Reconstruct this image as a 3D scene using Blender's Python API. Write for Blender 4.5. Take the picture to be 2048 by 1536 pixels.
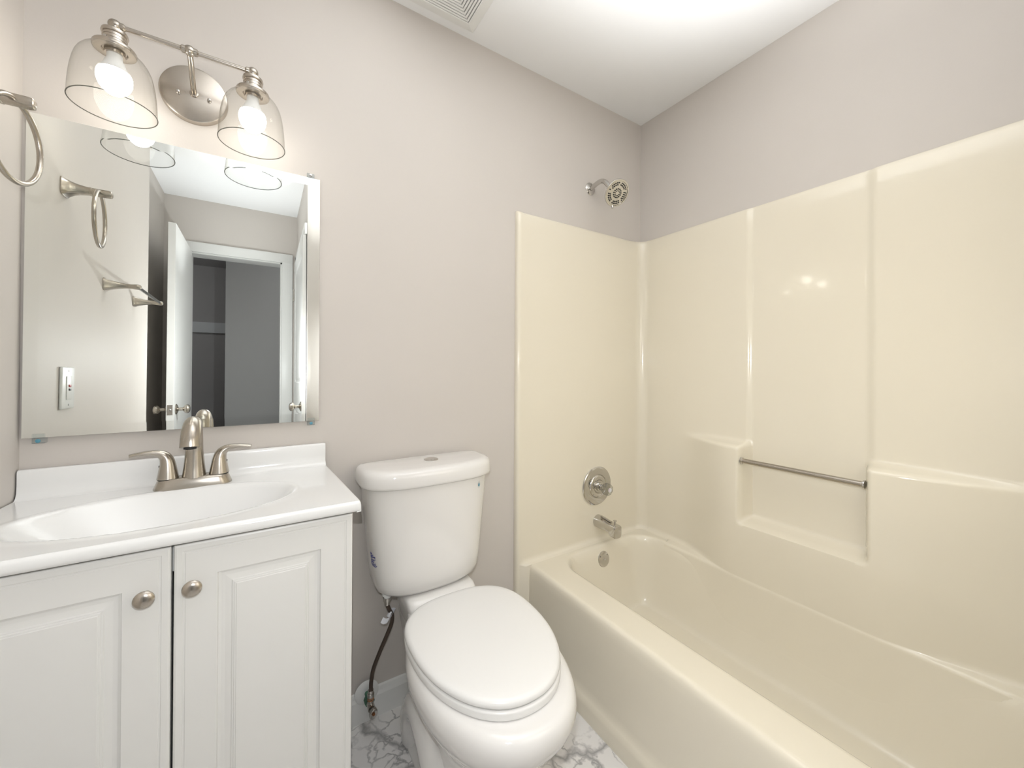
import bpy, bmesh, math, random
from mathutils import Vector, Matrix
R_ = math.radians
for o in list(bpy.data.objects): bpy.data.objects.remove(o)
scene = bpy.context.scene
COL = scene.collection

# ------------------------------------------------------------------ camera
F_PX, YAW, PITCH, ROLL, PPY = 781.6387, 32.5576, 0.1941, 0.3002, 731.8932
CAM = Vector((0, -1.3609, 1.1733))
yaw, pit, rol = R_(YAW), R_(PITCH), R_(ROLL)
fwd = Vector((math.sin(yaw)*math.cos(pit), math.cos(yaw)*math.cos(pit), math.sin(pit)))
r0 = Vector((math.cos(yaw), -math.sin(yaw), 0)); u0 = r0.cross(fwd)
rr = r0*math.cos(rol) + u0*math.sin(rol); uu = -r0*math.sin(rol) + u0*math.cos(rol)
cd = bpy.data.cameras.new('camera'); cam = bpy.data.objects.new('camera', cd); COL.objects.link(cam)
cd.sensor_width = 36; cd.sensor_fit = 'HORIZONTAL'; cd.lens = F_PX/2048*36
cd.shift_y = (PPY-768)/2048; cd.clip_start = 0.01; cd.clip_end = 50
cam.matrix_world = Matrix(((rr.x, uu.x, -fwd.x, CAM.x), (rr.y, uu.y, -fwd.y, CAM.y), (rr.z, uu.z, -fwd.z, CAM.z), (0, 0, 0, 1)))
scene.camera = cam

# ------------------------------------------------------------------ light and exposure
w = bpy.data.worlds.new('world'); scene.world = w; w.use_nodes = True
w.node_tree.nodes['Background'].inputs[0].default_value = (0.9, 0.93, 1, 1)
w.node_tree.nodes['Background'].inputs[1].default_value = 0.05
vs = scene.view_settings
scene.display_settings.display_device = 'sRGB'
vs.view_transform = 'Standard'; vs.look = 'None'; vs.gamma = 1; vs.use_curve_mapping = False
vs.exposure = 0.0
BULB = 16.0

def spot(name, loc, target, energy, cone, blend, col=(1, 1, 1)):
    l = bpy.data.lights.new(name, 'SPOT'); l.energy = energy; l.color = col; l.shadow_soft_size = 0.0
    l.spot_size = R_(cone); l.spot_blend = blend
    o = bpy.data.objects.new(name, l); COL.objects.link(o); o.location = loc
    o.rotation_euler = (Vector(target)-Vector(loc)).to_track_quat('-Z', 'Y').to_euler(); return o
# added fill lamps standing in for the photographer's flash: bounced off the ceiling and the end wall, plus direct ones at the camera
FC = (0.95, 0.975, 1.0)
spot('bounce_flash_fill', (0.35, -0.98, 1.64), (0.35, -0.98, 2.44), 66.0, 104, 1.0, FC)
spot('bounce_flash_fill', (0.98, -0.96, 1.66), (0.98, -0.96, 2.44), 48.0, 104, 1.0, FC)
spot('bounce_flash_fill', (0.22, -0.50, 1.84), (0.22, -0.50, 2.44), 30.0, 82, 1.0, FC)
spot('rear_bounce_fill', (-0.15, -1.80, 1.50), (-0.15, -1.80, 2.44), 22.0, 95, 1.0, FC)
spot('wall_bounce_fill', (0.80, -0.80, 1.45), (0.85, -1.38, 1.30), 60.0, 100, 1.0, FC)
spot('camera_spot', (0.03, -1.33, 1.30), (1.40, -0.60, 0.30), 15.0, 90, 1.0, FC)
fl = bpy.data.lights.new('camera_flash', 'POINT'); fl.energy = 13.0; fl.color = FC; fl.shadow_soft_size = 0.0
fo = bpy.data.objects.new('camera_flash', fl); COL.objects.link(fo); fo.location = (0.0, -1.335, 1.24)
# added unseen fill lights to brighten the hall beyond the doorway
for hx, hy, he in ((-1.2, -3.3, 5.5), (0.9, -2.75, 5.0)):
    fl = bpy.data.lights.new('hall_fill', 'POINT'); fl.energy = he; fl.shadow_soft_size = 0.0
    fo = bpy.data.objects.new('hall_fill', fl); COL.objects.link(fo); fo.location = (hx, hy, 2.1)

# ------------------------------------------------------------------ materials
def mat(name, col, rough=0.5, metal=0.0, spec=0.5, coat=0.0, trans=0.0, ior=1.45, emit=None, es=0.0, nodes=None):
    m = bpy.data.materials.new(name); m.use_nodes = True
    b = m.node_tree.nodes['Principled BSDF']
    b.inputs['Base Color'].default_value = (*col, 1); b.inputs['Roughness'].default_value = rough
    b.inputs['Metallic'].default_value = metal; b.inputs['Specular IOR Level'].default_value = spec
    b.inputs['Coat Weight'].default_value = coat; b.inputs['Coat Roughness'].default_value = 0.05
    b.inputs['Transmission Weight'].default_value = trans; b.inputs['IOR'].default_value = ior
    if emit: b.inputs['Emission Color'].default_value = (*emit, 1); b.inputs['Emission Strength'].default_value = es
    if nodes: nodes(m.node_tree, b)
    return m
def N(t, kind, **kw):
    n = t.nodes.new(kind)
    for k, v in kw.items():
        if k in n.inputs: n.inputs[k].default_value = v
        else: setattr(n, k, v)
    return n
def bump(scale, strength, dist=0.002, detail=4):
    def f(t, b):
        tc = N(t, 'ShaderNodeTexCoord'); n = N(t, 'ShaderNodeTexNoise', Scale=scale, Detail=detail)
        bp = N(t, 'ShaderNodeBump', Strength=strength, Distance=dist)
        t.links.new(tc.outputs['Object'], n.inputs['Vector']); t.links.new(n.outputs['Fac'], bp.inputs['Height'])
        t.links.new(bp.outputs['Normal'], b.inputs['Normal'])
    return f
def wallnodes(c1, c2):
    def f(t, b):
        tc = N(t, 'ShaderNodeTexCoord')
        n = N(t, 'ShaderNodeTexNoise', Scale=2.3, Detail=3); cr = N(t, 'ShaderNodeValToRGB')
        cr.color_ramp.elements[0].position = .3; cr.color_ramp.elements[0].color = (*c1, 1)
        cr.color_ramp.elements[1].position = .7; cr.color_ramp.elements[1].color = (*c2, 1)
        n2 = N(t, 'ShaderNodeTexNoise', Scale=180, Detail=4); bp = N(t, 'ShaderNodeBump', Strength=.12, Distance=.001)
        t.links.new(tc.outputs['Object'], n.inputs['Vector']); t.links.new(n.outputs['Fac'], cr.inputs['Fac'])
        t.links.new(cr.outputs['Color'], b.inputs['Base Color'])
        t.links.new(tc.outputs['Object'], n2.inputs['Vector']); t.links.new(n2.outputs['Fac'], bp.inputs['Height'])
        t.links.new(bp.outputs['Normal'], b.inputs['Normal'])
    return f
def brushed(axis):
    def f(t, b):
        tc = N(t, 'ShaderNodeTexCoord'); mp = N(t, 'ShaderNodeMapping')
        s = [400, 400, 400]; s[axis] = 3000; mp.inputs['Scale'].default_value = s
        n = N(t, 'ShaderNodeTexNoise', Scale=1.0, Detail=3)
        mr = N(t, 'ShaderNodeMapRange'); mr.inputs[3].default_value = .22; mr.inputs[4].default_value = .30
        t.links.new(tc.outputs['Object'], mp.inputs['Vector']); t.links.new(mp.outputs['Vector'], n.inputs['Vector'])
        t.links.new(n.outputs['Fac'], mr.inputs[0]); t.links.new(mr.outputs[0], b.inputs['Roughness'])
    return f
def marble(t, b):
    tc = N(t, 'ShaderNodeTexCoord')
    def vein(scale, warp, wscale, lo, hi, off):
        mp = N(t, 'ShaderNodeMapping'); mp.inputs['Location'].default_value = off
        t.links.new(tc.outputs['Object'], mp.inputs['Vector'])
        nz = N(t, 'ShaderNodeTexNoise', Scale=wscale, Detail=6); t.links.new(mp.outputs['Vector'], nz.inputs['Vector'])
        mx = N(t, 'ShaderNodeMix', data_type='VECTOR'); mx.inputs['Factor'].default_value = warp
        t.links.new(mp.outputs['Vector'], mx.inputs[4]); t.links.new(nz.outputs['Color'], mx.inputs[5])
        v = N(t, 'ShaderNodeTexVoronoi', feature='DISTANCE_TO_EDGE', Scale=scale); t.links.new(mx.outputs[1], v.inputs['Vector'])
        r = N(t, 'ShaderNodeMapRange'); r.inputs[1].default_value = lo; r.inputs[2].default_value = hi
        r.inputs[3].default_value = 1; r.inputs[4].default_value = 0
        t.links.new(v.outputs['Distance'], r.inputs[0]); return r.outputs[0]
    a = vein(4.2, .22, 5.0, .0, .045, (1.3, .4, 0)); c = vein(17, .12, 11, .0, .07, (.2, 2.4, 0))
    mk = N(t, 'ShaderNodeTexNoise', Scale=3.4, Detail=2); t.links.new(tc.outputs['Object'], mk.inputs['Vector'])
    mr = N(t, 'ShaderNodeMapRange'); mr.inputs[1].default_value = .46; mr.inputs[2].default_value = .60
    t.links.new(mk.outputs['Fac'], mr.inputs[0])
    m1 = N(t, 'ShaderNodeMath', operation='MULTIPLY'); t.links.new(c, m1.inputs[0]); t.links.new(mr.outputs[0], m1.inputs[1])
    m2 = N(t, 'ShaderNodeMath', operation='MAXIMUM'); t.links.new(a, m2.inputs[0]); t.links.new(m1.outputs[0], m2.inputs[1])
    m3 = N(t, 'ShaderNodeMath', operation='MULTIPLY'); t.links.new(m2.outputs[0], m3.inputs[0]); m3.inputs[1].default_value = .75
    mix = N(t, 'ShaderNodeMix', data_type='RGBA'); mix.inputs[6].default_value = (.80, .78, .76, 1); mix.inputs[7].default_value = (.19, .185, .185, 1)
    t.links.new(m3.outputs[0], mix.inputs[0]); t.links.new(mix.outputs[2], b.inputs['Base Color'])
def thinglass(name, tint, edge, gloss=.9):
    m = bpy.data.materials.new(name); m.use_nodes = True; t = m.node_tree; t.nodes.clear()
    out = N(t, 'ShaderNodeOutputMaterial'); tr = N(t, 'ShaderNodeBsdfTransparent'); gl = N(t, 'ShaderNodeBsdfGlossy', Roughness=.02)
    gl.inputs['Color'].default_value = (gloss, gloss, gloss, 1)
    lw = N(t, 'ShaderNodeLayerWeight', Blend=.5); mc = N(t, 'ShaderNodeMix', data_type='RGBA')
    pw = N(t, 'ShaderNodeMath', operation='POWER'); pw.inputs[1].default_value = 4
    t.links.new(lw.outputs['Facing'], pw.inputs[0])
    mc.inputs[6].default_value = (*tint, 1); mc.inputs[7].default_value = (*edge, 1)
    t.links.new(pw.outputs[0], mc.inputs[0]); t.links.new(mc.outputs[2], tr.inputs['Color'])
    fr = N(t, 'ShaderNodeMapRange'); fr.inputs[3].default_value = .010; fr.inputs[4].default_value = .7; ms = N(t, 'ShaderNodeMixShader')
    t.links.new(pw.outputs[0], fr.inputs[0])
    t.links.new(fr.outputs[0], ms.inputs[0]); t.links.new(tr.outputs[0], ms.inputs[1]); t.links.new(gl.outputs[0], ms.inputs[2])
    t.links.new(ms.outputs[0], out.inputs['Surface']); return m

WALL = mat('greige_paint', (.6, .56, .51), .55, spec=.3, nodes=wallnodes((.615, .575, .534), (.632, .590, .548)))
CEIL = mat('ceiling_paint', (.87, .87, .87), .7, spec=.2, nodes=bump(220, .08, .001))
TRIM = mat('trim_paint', (.80, .80, .78), .35, nodes=bump(60, .03, .0005))
MARBLE = mat('marble_vinyl', (.7, .7, .7), .32, nodes=marble)
CREAM = mat('cream_fibreglass', (.795, .738, .612), .16, coat=.35, nodes=bump(9, .02, .002, 2))
PORC = mat('white_porcelain', (.78, .762, .737), .1, coat=.5, nodes=bump(5, .01, .001, 1))
SEATP = mat('white_seat_plastic', (.79, .78, .76), .22, nodes=bump(5, .01, .001, 1))
CULT = mat('cultured_marble_top', (.83, .83, .82), .12, coat=.3, nodes=bump(4, .01, .001, 1))
CABW = mat('white_thermofoil', (.79, .785, .76), .33, nodes=bump(300, .02, .0003))
DARK = mat('interior_and_gap_shadow', (.03, .03, .03), .8, nodes=bump(40, .02))
NICK = mat('brushed_nickel', (.47, .43, .375), .26, 1, nodes=brushed(2))
NICKX = mat('brushed_nickel_turned', (.52, .475, .42), .26, 1, nodes=brushed(0))
CHROME = mat('polished_chrome', (.60, .585, .56), .07, 1, nodes=bump(8, .01, .0005))
OLDCHROME = mat('worn_chrome', (.55, .53, .50), .22, 1, nodes=bump(90, .2, .0008))
RUBBER = mat('black_rubber', (.012, .012, .012), .5, nodes=bump(50, .05))
MIRROR = mat('silvered_glass', (.90, .925, .905), 0.0, 1, nodes=None)
GLASS = thinglass('clear_glass', (.965, .965, .955), (.55, .54, .50))
GLASSRIM = thinglass('glass_rim', (.45, .46, .44), (.10, .10, .10))
ACRYL = thinglass('clear_acrylic', (.86, .87, .87), (.25, .26, .27))
PLASTIC = thinglass('clear_plastic', (.95, .965, .97), (.7, .74, .76), .7)
BULBM = mat('lit_bulb_dome', (1, 1, 1), .4, emit=(1, .96, .90), es=BULB)
BULBN = mat('bulb_collar', (.85, .85, .84), .4, nodes=bump(30, .02))
HOSE = mat('braided_hose', (.10, .075, .06), .35, .6, nodes=bump(700, .8, .001))
COPPER = mat('copper_ring', (.55, .28, .15), .3, .9, nodes=bump(50, .1))
VERDI = mat('green_corrosion', (.07, .16, .11), .7, nodes=bump(120, .6, .002))
RUST = mat('rust', (.22, .09, .03), .8, nodes=bump(120, .6, .001))
BLUE = mat('blue_print', (.05, .06, .25), .6, nodes=bump(50, .01))
TEAL = mat('teal_print', (.10, .30, .40), .4, nodes=bump(50, .01))
PAPER = mat('white_paper_tag', (.75, .76, .8), .6, nodes=bump(50, .1))
RED = mat('red_button', (.45, .03, .03), .4, nodes=bump(50, .01))
BLACK = mat('black_button', (.01, .01, .01), .4, nodes=bump(50, .01))
SLOT = mat('vent_shadow_gap', (.16, .15, .14), .8, nodes=bump(50, .01))
NOZZLE = mat('dark_nozzle_rubber', (.02, .02, .02), .6, nodes=bump(50, .01))
HALLW = mat('hall_paint', (.58, .58, .575), .7, nodes=bump(150, .1, .001))
HALLD = mat('hall_dark_paint', (.5, .485, .485), .8, nodes=bump(150, .1, .001))
HALLS = mat('hall_trim_paint', (.8, .82, .84), .6, nodes=bump(150, .1, .001))
CARPET = mat('hall_carpet', (.2, .19, .18), .95, nodes=bump(300, .5, .004))

# ------------------------------------------------------------------ helpers
OFF = Vector((0, 0, 0))          # world position of the current root
def thing(name, label, cat, loc, group=None):
    global OFF
    o = bpy.data.objects.new(name, None); COL.objects.link(o); o.location = loc; o.empty_display_size = .05
    o['label'] = label; o['category'] = cat
    if group: o['group'] = group
    OFF = Vector(loc); return o
def tag(o, label, cat, group=None):
    o['label'] = label; o['category'] = cat
    if group: o['group'] = group
    return o
def finish(name, bm, m, parent=None, smooth=True, angle=38, structure=False, origin=None):
    """verts given in world coordinates; the object sits on the root's origin"""
    me = bpy.data.meshes.new(name)
    bmesh.ops.remove_doubles(bm, verts=bm.verts, dist=1e-6)
    bmesh.ops.recalc_face_normals(bm, faces=bm.faces)
    off = OFF if parent else Vector(origin or (0, 0, 0))
    bmesh.ops.translate(bm, verts=bm.verts, vec=-off)
    bm.to_mesh(me); bm.free()
    if smooth:
        me.shade_smooth(); me.set_sharp_from_angle(angle=R_(angle))
    me.materials.append(m)
    o = bpy.data.objects.new(name, me); COL.objects.link(o)
    if parent: o.parent = parent
    else: o.location = off
    if structure: o['kind'] = 'structure'
    return o
def box(bm, x0, x1, y0, y1, z0, z1, bev=0, seg=2):
    vs_ = [bm.verts.new((x, y, z)) for x in (x0, x1) for y in (y0, y1) for z in (z0, z1)]
    f = [(0, 1, 3, 2), (4, 6, 7, 5), (0, 4, 5, 1), (2, 3, 7, 6), (0, 2, 6, 4), (1, 5, 7, 3)]
    fs = [bm.faces.new([vs_[i] for i in q]) for q in f]
    if bev:
        es = list({e for q in fs for e in q.edges})
        bmesh.ops.bevel(bm, geom=es, offset=bev, segments=seg, profile=.5, affect='EDGES')
def Box(name, m, b, parent=None, bev=0, seg=2, **k):
    bm = bmesh.new(); box(bm, *b, bev=bev, seg=seg); return finish(name, bm, m, parent, **k)
def loft(bm, rings, cap0=True, cap1=True, closed=True):
    V = [[bm.verts.new(p) for p in r] for r in rings]; n = len(V[0])
    for a, b in zip(V, V[1:]):
        for i in range(n if closed else n-1):
            j = (i+1) % n; bm.faces.new((a[i], a[j], b[j], b[i]))
    if closed and cap0: bm.faces.new(V[0][::-1])
    if closed and cap1: bm.faces.new(V[-1])
    return V
def frame(d):
    d = Vector(d).normalized(); a = Vector((0, 0, 1)) if abs(d.z) < .9 else Vector((1, 0, 0))
    u = d.cross(a).normalized(); return d, u, d.cross(u).normalized()
def lathe(bm, base, axis, prof, n=40, cap0=True, cap1=True):
    """prof: (distance along the axis, radius)"""
    d, u, v = frame(axis); base = Vector(base)
    loft(bm, [[base+d*h+(u*math.cos(2*math.pi*i/n)+v*math.sin(2*math.pi*i/n))*max(r, 1e-5) for i in range(n)] for h, r in prof], cap0, cap1)
def tube(bm, pts, rad, n=16, flat=1.0, up=None):
    """tube through pts; rad a number or one per point; flat squeezes it across up"""
    pts = [Vector(p) for p in pts]; rad = rad if isinstance(rad, (list, tuple)) else [rad]*len(pts)
    rings = []; U = None
    for i, p in enumerate(pts):
        t = (pts[min(i+1, len(pts)-1)]-pts[max(i-1, 0)]).normalized()
        if U is None: U = (Vector(up) if up else frame(t)[1])
        U = (U-t*U.dot(t)).normalized(); Vv = t.cross(U)
        r = rad[i]; rx, ry = r if isinstance(r, tuple) else (r, r*flat)
        rings.append([p+U*math.cos(2*math.pi*k/n)*rx+Vv*math.sin(2*math.pi*k/n)*ry for k in range(n)])
    loft(bm, rings)
def spline(P, n=8):
    P = [Vector(p) for p in P]; Q = [P[0]*2-P[1]]+P+[P[-1]*2-P[-2]]; out = []
    for i in range(1, len(Q)-2):
        a, b, c, d = Q[i-1:i+3]
        for k in range(n):
            t = k/n
            out.append(.5*((2*b)+(c-a)*t+(2*a-5*b+4*c-d)*t*t+(3*b-a-3*c+d)*t**3))
    out.append(P[-1]); return out
def sphere(bm, c, r, n=24, m=14, sc=(1, 1, 1)):
    c = Vector(c)
    loft(bm, [[c+Vector((sc[0]*r*math.sin(math.pi*j/m)*math.cos(2*math.pi*i/n), sc[1]*r*math.sin(math.pi*j/m)*math.sin(2*math.pi*i/n), -sc[2]*r*math.cos(math.pi*j/m))) if 0 < j < m else c+Vector((1e-5*math.cos(2*math.pi*i/n), 1e-5*math.sin(2*math.pi*i/n), -sc[2]*r*math.cos(math.pi*j/m))) for i in range(n)] for j in range(m+1)])
def torus(bm, c, axis, R, r, n=64, m=14):
    d, u, v = frame(axis); c = Vector(c)
    V = [[bm.verts.new(c+(u*math.cos(a)+v*math.sin(a))*(R+r*math.cos(b))+d*r*math.sin(b)) for b in [2*math.pi*k/m for k in range(m)]] for a in [2*math.pi*k/n for k in range(n)]]
    for i in range(n):
        for k in range(m):
            bm.faces.new((V[i][k], V[(i+1) % n][k], V[(i+1) % n][(k+1) % m], V[i][(k+1) % m]))
def ss(a, b, x):
    t = min(1, max(0, (x-a)/(b-a))); return t*t*(3-2*t)
def grid(bm, P):
    V = [[bm.verts.new(p) for p in row] for row in P]
    for a, b in zip(V, V[1:]):
        for i in range(len(a)-1): bm.faces.new((a[i], a[i+1], b[i+1], b[i]))
    return V
def tex_obj(o, mname='x'): return o

# ------------------------------------------------------------------ room shell
XL, XR, XJ, XC = -.468, 1.661, -.589, .231
YJ, YD, YE, H = -1.19, -2.27, -1.375, 2.44
T = .1
Box('floor', MARBLE, (XJ-.1, XR+.1, YD-.12, .1, -.1, 0), structure=True, smooth=False)
Box('ceiling', CEIL, (XJ-.1, XR+.1, YD-.12, .1, H, H+.1), structure=True, smooth=False)
Box('wall_back', WALL, (XL-T, XR+T, 0, T, 0, H), structure=True, smooth=False)
Box('wall_right', WALL, (XR, XR+T, YE-T, 0, 0, H), structure=True, smooth=False)
Box('wall_left', WALL, (XL-.22, XL, YJ, 0, 0, H), structure=True, smooth=False)
Box('wall_recess', WALL, (XJ-.1, XJ, YD, YJ, 0, H), structure=True, smooth=False)
Box('wall_tub_end', WALL, (XC, XR, YE-T, YE, 0, H), structure=True, smooth=False)
Box('wall_closet', WALL, (XC, XC+T, YD, YE-T, 0, H), structure=True, smooth=False)
# wall with the doorway behind the camera
DX0, DX1, DZ = -.455, .130, 2.055
bm = bmesh.new(); box(bm, XJ-.1, DX0, YD-.12, YD, 0, H); box(bm, DX1, XC+T, YD-.12, YD, 0, H); box(bm, DX0, DX1, YD-.12, YD, DZ, H)
finish('wall_front', bm, WALL, smooth=False, structure=True)
# casing of the doorway
bm = bmesh.new()
for yy0, yy1 in ((YD, YD+.016),):
    box(bm, DX0-.06, DX0+.004, yy0, yy1, 0, DZ+.066, .004); box(bm, DX1-.004, DX1+.072, yy0, yy1, 0, DZ+.066, .004)
    box(bm, DX0-.06, DX1+.072, yy0, yy1+.001, DZ-.004, DZ+.068, .004)
    box(bm, DX0+.0, DX0+.014, YD-.12, YD+.002, 0, DZ); box(bm, DX1-.014, DX1, YD-.12, YD+.002, 0, DZ)
    box(bm, DX0, DX1, YD-.12, YD+.002, DZ-.014, DZ)
finish('trim_1', bm, TRIM, structure=True)
# hall beyond the doorway
Box('floor_hall', CARPET, (-2.2, 1.6, -4.4, YD-.12, -.1, 0), structure=True, smooth=False)
Box('ceiling_hall', HALLD, (-2.2, 1.6, -4.4, YD-.12, H, H+.1), structure=True, smooth=False)
Box('wall_hall_rear', HALLD, (-2.2, 1.6, -4.5, -4.4, 0, H), structure=True, smooth=False)
Box('wall_hall_side', HALLW, (-.30, 1.6, -3.35, -3.25, 0, H), structure=True, smooth=False)
Box('wall_hall_left', HALLD, (-2.3, -2.2, -4.5, YD, 0, H), structure=True, smooth=False)
Box('wall_hall_right', HALLD, (1.6, 1.7, -4.5, YD, 0, H), structure=True, smooth=False)
Box('wall_hall_near', HALLD, (-2.2, XJ-.1, YD-.12, YD-.02, 0, H), structure=True, smooth=False)
Box('wall_hall_near_right', HALLD, (XC+T, 1.6, YD-.12, YD-.02, 0, H), structure=True, smooth=False)
Box('trim_hall', HALLS, (-2.2, -.31, -4.4, -4.36, 1.66, 1.78), structure=True, smooth=False)
# baseboards
def baseboard(name, x0, x1, y0, y1, axis):
    bm = bmesh.new()
    prof = [(0, 0), (.013, 0), (.013, .072), (.009, .082), (.006, .094), (0, .097)]
    if axis == 'x': rings = [[(x, y0-a, b) for a, b in prof] for x in (x0, x1)]
    else: rings = [[(x0+a*(1 if x1 > 0 else -1), y, b) for a, b in prof] for y in (y0, y1)]
    loft(bm, rings); return finish(name, bm, TRIM, structure=True, smooth=False)
baseboard('baseboard_back', .176, .896, 0, 0, 'x')
baseboard('baseboard_left', XL, 1, -.46, YJ, 'y')

# ------------------------------------------------------------------ tub and surround, one moulded unit
unit = thing('bathtub_shower_unit', 'cream one-piece fibreglass bathtub with tall moulded shower surround', 'bathtub', (1.28, -.69, 0))
TZ = .358                                    # rim height
def prot(s, z):
    """how far the long wall stands proud of its base plane at distance s from the corner"""
    mid = ss(.540, .560, s)*(1-ss(.908, .938, s))
    up = .012*(1-mid*.8)
    colL = ss(.24, .53, s)*(1-ss(.545, .562, s)); colR = ss(.912, .930, s)*(1-ss(1.0, 1.26, s)*.96)
    niche = mid
    colw = max(ss(.24, .53, s), 0)*(1-ss(.92, 1.30, s)*.97)
    low = colw*(1-niche*ss(.562, .590, z))
    e = .872
    return up+(.083-up)*low*(1-ss(e-.014, e+.012, z)) if low > 0 else up
def basin_side(z):
    """x of the basin's long inner side at height z"""
    t = TZ-z
    if t < 0: return 1.606-t*12
    if t < .0144: d = .016*math.sqrt(max(0, 1-(1-t/.0144)**2))
    else: d = .016+.085*(1-(1-min(1, (t-.0144)/(.285-.0144)))**(1/1.7))
    return 1.606-d
def smin(a, b, k):
    h = min(1, max(0, .5+.5*(b-a)/k)); return b*(1-h)+a*h-k*h*(1-h)
def surround():
    r = .045; pts = []
    # path (x, y, nx, ny, kind, s)
    Y0 = -.020
    for a, b in ((.881, -.001), (.881, -.010), (.882, -.016), (.886, -.021), (.892, -.023), (.900, -.0225)): pts.append((a, b, 0, 0, None, 0))
    x = .915
    while x < XR-.014-r: pts.append((x, Y0, 0, -1, 'back', 0)); x += .03
    for k in range(9):
        a = math.pi/2*k/8; pts.append((XR-.014-r+r*math.sin(a), Y0-r+r*math.cos(a), -math.sin(a)*0, 0, 'arc', 0))
    y = Y0-r-.004
    while y > YE+.012+r+.004: pts.append((XR-.014, y, -1, 0, 'long', -y)); y -= .006
    for k in range(9):
        a = math.pi/2*k/8; pts.append((XR-.014-r+r*math.cos(a), YE+.012+r-r*math.sin(a), 0, 0, 'arc', 0))
    x = XR-.014-r-.03
    while x > .92: pts.append((x, YE+.012, 0, 1, 'end', 0)); x -= .05
    pts.append((.90, YE+.012, 0, 0, None, 0)); pts.append((.89, YE+.001, 0, 0, None, 0))
    zs = []; z = .05
    while z < .34: zs.append(z); z += .008
    while z < .364: zs.append(z); z += .0024
    while z < .92: zs.append(z); z += .006
    while z < 1.80: zs.append(z); z += .04
    zs += [1.805, 1.812, 1.817, 1.820]
    rows = []
    for z in zs:
        row = []; lip = 0
        if z > 1.80: lip = .010*((z-1.80)/.020)**2
        fl = 0; fr = .022
        if z < TZ+fr: q = max(0, z-TZ); fl = fr-math.sqrt(max(0, fr*fr-(fr-q)**2))
        for (x, y, nx, ny, kind, s) in pts:
            if kind == 'long':
                p = prot(s, z); wt = 1-min(1, max(0, (p-.012)/.06)); pp = p-.012+fl*wt
                xx = x-pp
                if z < TZ+.03 and .2 < s < 1.25: xx = smin(xx, basin_side(z)+.0010, .036)
                row.append((min(xx+lip*.5, XR-.0006), y, z))
            elif kind == 'back': row.append((x, y-fl+lip, z))
            elif kind == 'end': row.append((x, y+fl, z))
            elif kind == 'arc': row.append((x-fl*.6+lip*.3, y+(-fl if y > -.5 else fl)*.6+(lip*.5 if y > -.5 else 0), z))
            else:
                row.append((x, min(-.0005, y+lip) if y > -.5 else y, z))
        rows.append(row)
    bm = bmesh.new(); V = grid(bm, rows)
    # top ledge back to the plaster
    top = V[-1]; back = []
    for (x, y, nx, ny, kind, s), v in zip(pts, top):
        bx = XR-.0005 if kind in ('long',) or (kind == 'arc') else v.co.x
        by = (-.0003 if y > -.5 else YE+.0003) if kind in ('back', 'end', None, 'arc') else v.co.y
        back.append(bm.verts.new((min(bx, XR-.0005), by, v.co.z+.001)))
    for i in range(len(top)-1): bm.faces.new((top[i], top[i+1], back[i+1], back[i]))
    low = [bm.verts.new((b_.co.x, b_.co.y, .05)) for b_ in back]            # moulded back and closed ends
    for i in range(len(top)-1):
        bm.faces.new((back[i], back[i+1], low[i+1], low[i])); bm.faces.new((low[i], low[i+1], V[0][i+1], V[0][i]))
    for i in (0, -1): bm.faces.new([r[i] for r in V]+[back[i], low[i]])
    return finish('surround_panel', bm, CREAM, unit, angle=60)
surround()
def tub():
    bm = bmesh.new()
    x0, y1, y0, rc = 1.050, -.056, -1.315, .13
    def sd(x, y):
        x1 = 1.606
        cx, cy = (x0+x1)/2, (y0+y1)/2; hx, hy = (x1-x0)/2-rc, (y1-y0)/2-rc
        dx, dy = abs(x-cx)-hx, abs(y-cy)-hy
        return rc-(math.hypot(max(dx, 0), max(dy, 0))+min(max(dx, dy), 0))
    D = .285
    def hgt(x, y):
        d = sd(x, y)
        if d <= 0: return TZ
        # rounded lip, steep wall, wide fillet, nearly flat floor
        if d < .016: return TZ-.016*(1-math.sqrt(max(0, 1-(d/.016)**2)))*.9
        wall = min(1, (d-.016)/.085)
        z = TZ-.0144-(D-.0144)*(1-(1-wall)**1.7)
        z = max(z, TZ-D)
        return z-.004*ss(.1, .25, d)
    xs = []; x = .955
    while x < XR-.006: xs.append(x); x += .009 if (x < 1.2 or x > 1.46) else .02
    xs.append(XR-.006)
    ys = []; y = -.006
    while y > YE+.004: ys.append(y); y -= .008 if y > -.3 or y < -1.1 else .02
    ys.append(YE+.002)
    prof = [(.912, 0), (.912, .045), (.914, .056), (.921, .066), (.927, .078), (.929, .095), (.931, .20), (.933, .31), (.9345, .335), (.9375, .347), (.9425, .3545), (.949, .3575)]
    rows = []
    for y in ys: rows.append([(a, y, b) for a, b in prof]+[(x, y, hgt(x, y)) for x in xs])
    V = grid(bm, rows)
    low = [bm.verts.new((r[-1].co.x, r[-1].co.y, 0)) for r in V]
    for i in range(len(V)-1):
        bm.faces.new((V[i][-1], V[i+1][-1], low[i+1], low[i])); bm.faces.new((V[i][0], V[i+1][0], low[i+1], low[i]))
    for i in (0, -1): bm.faces.new(list(V[i])+[low[i]])
    return finish('tub', bm, CREAM, unit, angle=70)
tub()

# grab bar across the niche
def cyl_between(bm, a, b, r, n=24): tube(bm, [a, b], r, n)
g = thing('towel_bar', 'straight brushed steel bar spanning the niche in the cream shower wall', 'towel bar', (1.592, -.74, .812))
bm = bmesh.new(); cyl_between(bm, (1.592, -.550, .811), (1.592, -.9245, .811), .0095); finish('bar', bm, NICK, g)
for yy, d in ((-.549, -1), (-.925, 1)):
    bm = bmesh.new(); lathe(bm, (1.592, yy, .811), (0, d, 0), [(0, .014), (.004, .014), (.006, .0115), (.006, .0105), (.008, .0105)]); finish('end_collar', bm, CHROME, g)

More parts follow.
